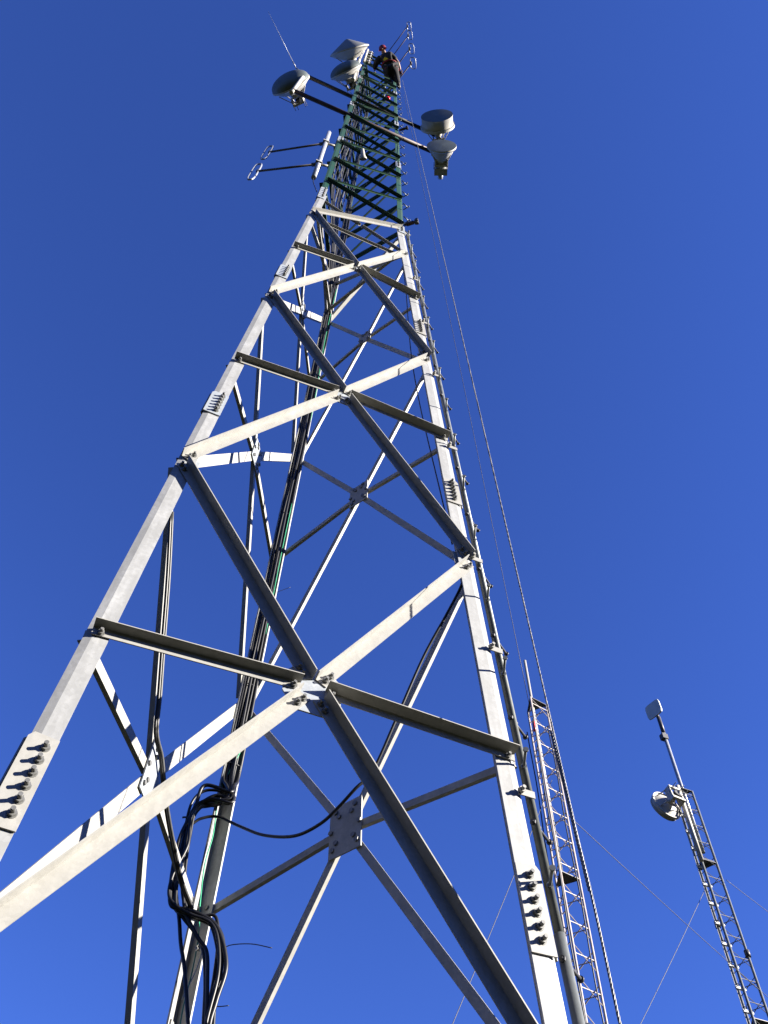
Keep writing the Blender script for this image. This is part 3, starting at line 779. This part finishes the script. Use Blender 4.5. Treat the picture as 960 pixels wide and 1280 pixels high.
for i in range(30):
    z_ = H3-.6-i*.4
    if z_ < .5: break
    m.box(Vector((ctr_.x, ctr_.y-.008, z_)), Vector((1, 0, 0)), Vector((0, 0, 1)), Vector((0, 1, 0)), .20, .05, .03)
m.build('cable_ladder', TAPE, t3)
mp = on_dist(853, 987, 16.3); pz = None
for zz_ in np.arange(H3, H3+8, .01):
    q = Vector((mp.x, mp.y, zz_))-CAM; vv = 640-CF*q.dot(UU)/q.dot(Ff)
    if pz is None or abs(vv-897) < pz[0]: pz = (abs(vv-897), zz_)
m = MB(); m.cyl(Vector((mp.x, mp.y, H3-1.5)), Vector((mp.x, mp.y, (H3+pz[1])/2+.6)), .040, 14); m.cyl(Vector((mp.x, mp.y, H3)), Vector((mp.x, mp.y, pz[1])), .030, 14)
m.build('top_pole', ALU, t3)
# square grid panel antenna
pt = Vector((mp.x, mp.y, pz[1])); tpn = empty('panel_antenna', pt, 'flat square grey panel antenna on the pole above the second slim mast', 'antenna')
toC = (CAM-pt); toC.z = 0; toC.normalize(); sdv = toC.cross(Vector((0, 0, 1))).normalized()
pn = (toC*.95+sdv*.55+Vector((0, 0, -.05))).normalized(); px_ = pn.cross(Vector((0, 0, 1))).normalized(); py_ = px_.cross(pn)
cpn = on_plane(817, 887, pt+pn*.05, toC)
hs = .20
poly = []
for q4 in range(4):
    for da in (-16, 0, 16):
        a = R_(90*q4+45+da); rr_ = hs*(1.30 if da == 0 else 1.16)
        poly.append(cpn+px_*(rr_*math.cos(a))+py_*(rr_*math.sin(a)))
m = MB(); m.plate(poly, pn, .03); m.build('panel', mat('panel_grey', (.42, .44, .42), .5, 0, 6, .15), tpn)
m = MB(); m.cyl(cpn-pn*.05, pt-Vector((0, 0, .1)), .035, 12, .04); m.cyl(pt-Vector((0, 0, .5)), pt, .045, 12); m.box(pt-Vector((0.03, 0, .62)), Vector((1, 0, 0)), Vector((0, 1, 0)), Vector((0, 0, 1)), .14, .12, .14); m.build('bracket', DARKM, tpn)
# its dish
c = on_dist(833, 1007, 15.9)
away = Vector((CAM.x-c.x, CAM.y-c.y, 0)).normalized(); sd = away.cross(Vector((0, 0, 1)))
print('sd', sd, RR)
dish('dish_antenna', 'round dish antenna seen from behind on the second slim mast', c, -away*.9+(-RR)*.75+Vector((0, 0, -.1)), .60, 'drum', (Vector((c.x, c.y, c.z-1.3))+RR*.35, Vector((c.x, c.y, c.z+.5))+RR*.35), depth=.14, radome=RADOME, bodym=WHITE)
# mast collars
for zp in (-2.9, -3.6, -5.2):
    m = MB(); c = cs3[0] if zp != -3.6 else cs3[2]
    m.cyl(Vector((c.x, c.y, H3+zp-.06)), Vector((c.x, c.y, H3+zp+.06)), .05, 10); m.build('guy_collar', DARKM, t3)
# guys
GUYM = mat('guy_strand', (.045, .045, .05), .55, .2, 20, .3)
def guy(A, B, r, label):
    m = MB(); sag = (B-A).length*.006
    m.tube([A.lerp(B, t)+Vector((0, 0, -4*sag*t*(1-t))) for t in np.linspace(0, 1, 24)], r, 6)
    tag(m.build('guy_wire', GUYM), label, 'guy wire')
def ext(A, u, v, z=0.1):                    # ground anchor on the ray through a photo pixel's column, lying in the plane through A
    return on_dist(u, v, z)
ga = on_dist(707, 1016, 10.2)
guy(ga, on_dist(1010, 1290, 18.5), .0048, 'thin guy wire slanting right from the faded mast towards the dish mast')
guy(on_dist(882, 1110, 16.3), on_dist(745, 1390, 13.5), .0052, 'thin guy wire slanting down and left from the dish mast')
guy(on_dist(908, 1100, 16.3), on_dist(1030, 1190, 22), .0055, 'thin guy wire leaving the picture right of the dish mast')
guy(on_dist(690, 975, 10.2), on_dist(515, 1400, 8.5), .0042, 'thin guy wire slanting down behind the right leg of the tower')
guy(on_z(505, 118, ZZ(11.5)), top2+Vector((-.1, 0, 0)), .005, 'hair-thin line from the big tower top down to the faded mast top')

# ---------------------------------------------------------------- climber
def person():
    Zc = ZZ(11.45)
    def q(u, v, dz=0.0): return on_z(u, v, Zc+dz)
    t = empty('person', q(496, 104, -.1), 'climber in dark clothes and red helmet leaning back near the tower top', 'person')
    J = {'pel': q(489.5, 88, .60), 'chest': q(484, 76, .92), 'neck': q(480.5, 68.5, 1.10), 'head': q(478.5, 62, 1.16),
         'hl': q(486, 89, .55), 'hr': q(493, 87.5, .55), 'kl': q(484, 98, .42), 'kr': q(495, 96.5, .42), 'al': q(490, 105, .04), 'ar': q(498, 106, .04),
         'tl': q(489, 108.5, .0), 'tr': q(499, 110, .0),
         'sl': q(475.5, 72, 1.0), 'sr': q(489, 69.5, 1.0), 'el': q(469.5, 80, .85), 'er': q(497.5, 78, .85), 'wl': q(468, 89, .80), 'wr': q(500.5, 88, .80)}
    def skin(name, verts, edges, rad, m, root=0, sub=2):
        me = bpy.data.meshes.new(name); me.from_pydata([v-t.location for v in verts], edges, []); me.materials.append(m)
        o = bpy.data.objects.new(name, me); COL.objects.link(o); o.parent = t
        sk = o.modifiers.new('skin', 'SKIN'); sk.use_smooth_shade = True
        for i, r in enumerate(rad):
            me.skin_vertices[0].data[i].radius = r if isinstance(r, tuple) else (r, r)
        me.skin_vertices[0].data[root].use_root = True
        sb = o.modifiers.new('sub', 'SUBSURF'); sb.levels = sub; sb.render_levels = sub
        return o
    names = ['pel', 'chest', 'neck', 'hl', 'hr', 'kl', 'kr', 'al', 'ar', 'tl', 'tr', 'sl', 'sr', 'el', 'er', 'wl', 'wr', 'head']
    ix = {k: i for i, k in enumerate(names)}
    E = [('pel', 'chest'), ('chest', 'neck'), ('neck', 'head'), ('pel', 'hl'), ('pel', 'hr'), ('hl', 'kl'), ('hr', 'kr'), ('kl', 'al'), ('kr', 'ar'), ('al', 'tl'), ('ar', 'tr'), ('chest', 'sl'), ('chest', 'sr'), ('sl', 'el'), ('sr', 'er'), ('el', 'wl'), ('er', 'wr')]
    rad = {'pel': (.15, .12), 'chest': (.165, .13), 'neck': .07, 'head': .10, 'hl': .12, 'hr': .12, 'kl': .085, 'kr': .085, 'al': .05, 'ar': .05, 'tl': .045, 'tr': .045, 'sl': .085, 'sr': .085, 'el': .052, 'er': .052, 'wl': .034, 'wr': .034}
    skm = mat('skin_tone', (.20, .115, .08), .55)
    dk = mat('dark_clothes', (.010, .010, .012), .9, 0, 14, .4); rd = mat('red_fabric', (.20, .012, .018), .7, 0, 20, .5)
    skin('body', [J[k] for k in names], [(ix[a], ix[b]) for a, b in E], [rad[k] for k in names], skm)
    kk = ['pel', 'hl', 'hr', 'kl', 'kr', 'al', 'ar']
    skin('trousers', [J[k] for k in kk], [(0, 1), (0, 2), (1, 3), (2, 4), (3, 5), (4, 6)], [(.215, .19), .165, .165, .13, .13, .085, .085], dk)
    nn = J['neck'].lerp(J['chest'], .25); e1 = J['sr'].lerp(J['er'], .75)
    skin('jacket', [J['pel'].lerp(J['chest'], .1), J['chest'], nn, J['sl'], J['sr'], J['el'], e1, J['el'].lerp(J['wl'], .8)], [(0, 1), (1, 2), (1, 3), (1, 4), (3, 5), (4, 6), (5, 7)], [(.22, .19), (.255, .21), .13, .135, .135, .095, .085, .07], dk)
    for s in 'lr':
        a, b = J['a'+s], J['t'+s]; skin('boot', [a.lerp(J['k'+s], .25), a, b, b+(b-a)*.2], [(0, 1), (1, 2), (2, 3)], [.07, .07, .058, .05], mat('boot_leather', (.03, .02, .015), .6), 0)
    # harness straps, hi-vis patch
    cdir = (J['neck']-J['pel']).normalized(); sd_ = (J['sr']-J['sl']).normalized(); nrm = cdir.cross(sd_).normalized()
    m = MB()
    for c_, r1, r2 in ((J['pel'], .225, .20), (J['pel'].lerp(J['chest'], .55), .24, .205)):
        m.tube([c_+sd_*(r1*math.cos(a))+nrm*(r2*math.sin(a)) for a in np.linspace(0, 2*math.pi, 25)[:-1]], .022, 6, closed=True)
    m.build('harness', rd, t)
    for s in (-1, 1):
        m = MB(); m.tube([J['chest']+sd_*(.11*s)+nrm*(.225*math.cos(a))+cdir*(.2*math.sin(a)) for a in np.linspace(-1.6, 1.6, 12)], .024, 6); m.build('shoulder_strap', rd, t)
    m = MB(); c_ = q(483, 74.5, .72); m.box(c_, Vector((1, 0, 0)), Vector((0, 1, 0)), Vector((0, 0, 1)), .17, .10, .03); m.build('vest_patch', mat('yellow_patch', (.75, .65, .06), .6), t)
    # helmet, face parts
    hd = J['head']; upv = (hd-J['neck']).normalized()
    m = MB(); m.lathe([(.142, -.01), (.122, .0), (.118, .04), (.098, .085), (.055, .115), (.001, .122)], hd+upv*.02, upv, 24); m.build('helmet', mat('helmet_red', (.13, .010, .014), .5), t)
    fz = Vector((0, 0, -1)); fz = (fz-upv*fz.dot(upv)).normalized(); fx = upv.cross(fz)
    m = MB(); m.cyl(hd+fz*.09, hd+fz*.13-upv*.015, .018, 8, .012); m.build('nose', skm, t)
    for s in (-1, 1):
        m = MB(); m.lathe([(.001, -.012), (.012, 0), (.001, .012)], hd+fz*.097+fx*.035*s+upv*.015, fz, 10); m.build('eye', DARKM, t)
    # hands: palm and five fingers closing on the frame
    for s, w_, e_ in (('l', 'wl', 'el'), ('r', 'wr', 'er')):
        a = (J[w_]-J[e_]).normalized(); c0 = J[w_]; sx = a.cross(Vector((0, 0, 1))).normalized(); dn = a.cross(sx)
        vs = [c0, c0+a*.055]; ed = [(0, 1)]; rr = [(.034, .022), (.042, .018)]
        for k, ln in enumerate((.07, .08, .075, .06)):
            b0 = c0+a*.085+sx*(-.033+.022*k); i0 = len(vs)
            vs += [b0, b0+a*ln*.45+dn*.01, b0+a*ln*.7+dn*.04]; ed += [(1, i0), (i0, i0+1), (i0+1, i0+2)]; rr += [.010, .009, .008]
        i0 = len(vs); vs += [c0+a*.03+sx*.045, c0+a*.065+sx*.062+dn*.02]; ed += [(0, i0), (i0, i0+1)]; rr += [.012, .009]
        skin('hand', vs, ed, rr, skm, 0, 1)
    return t
person()
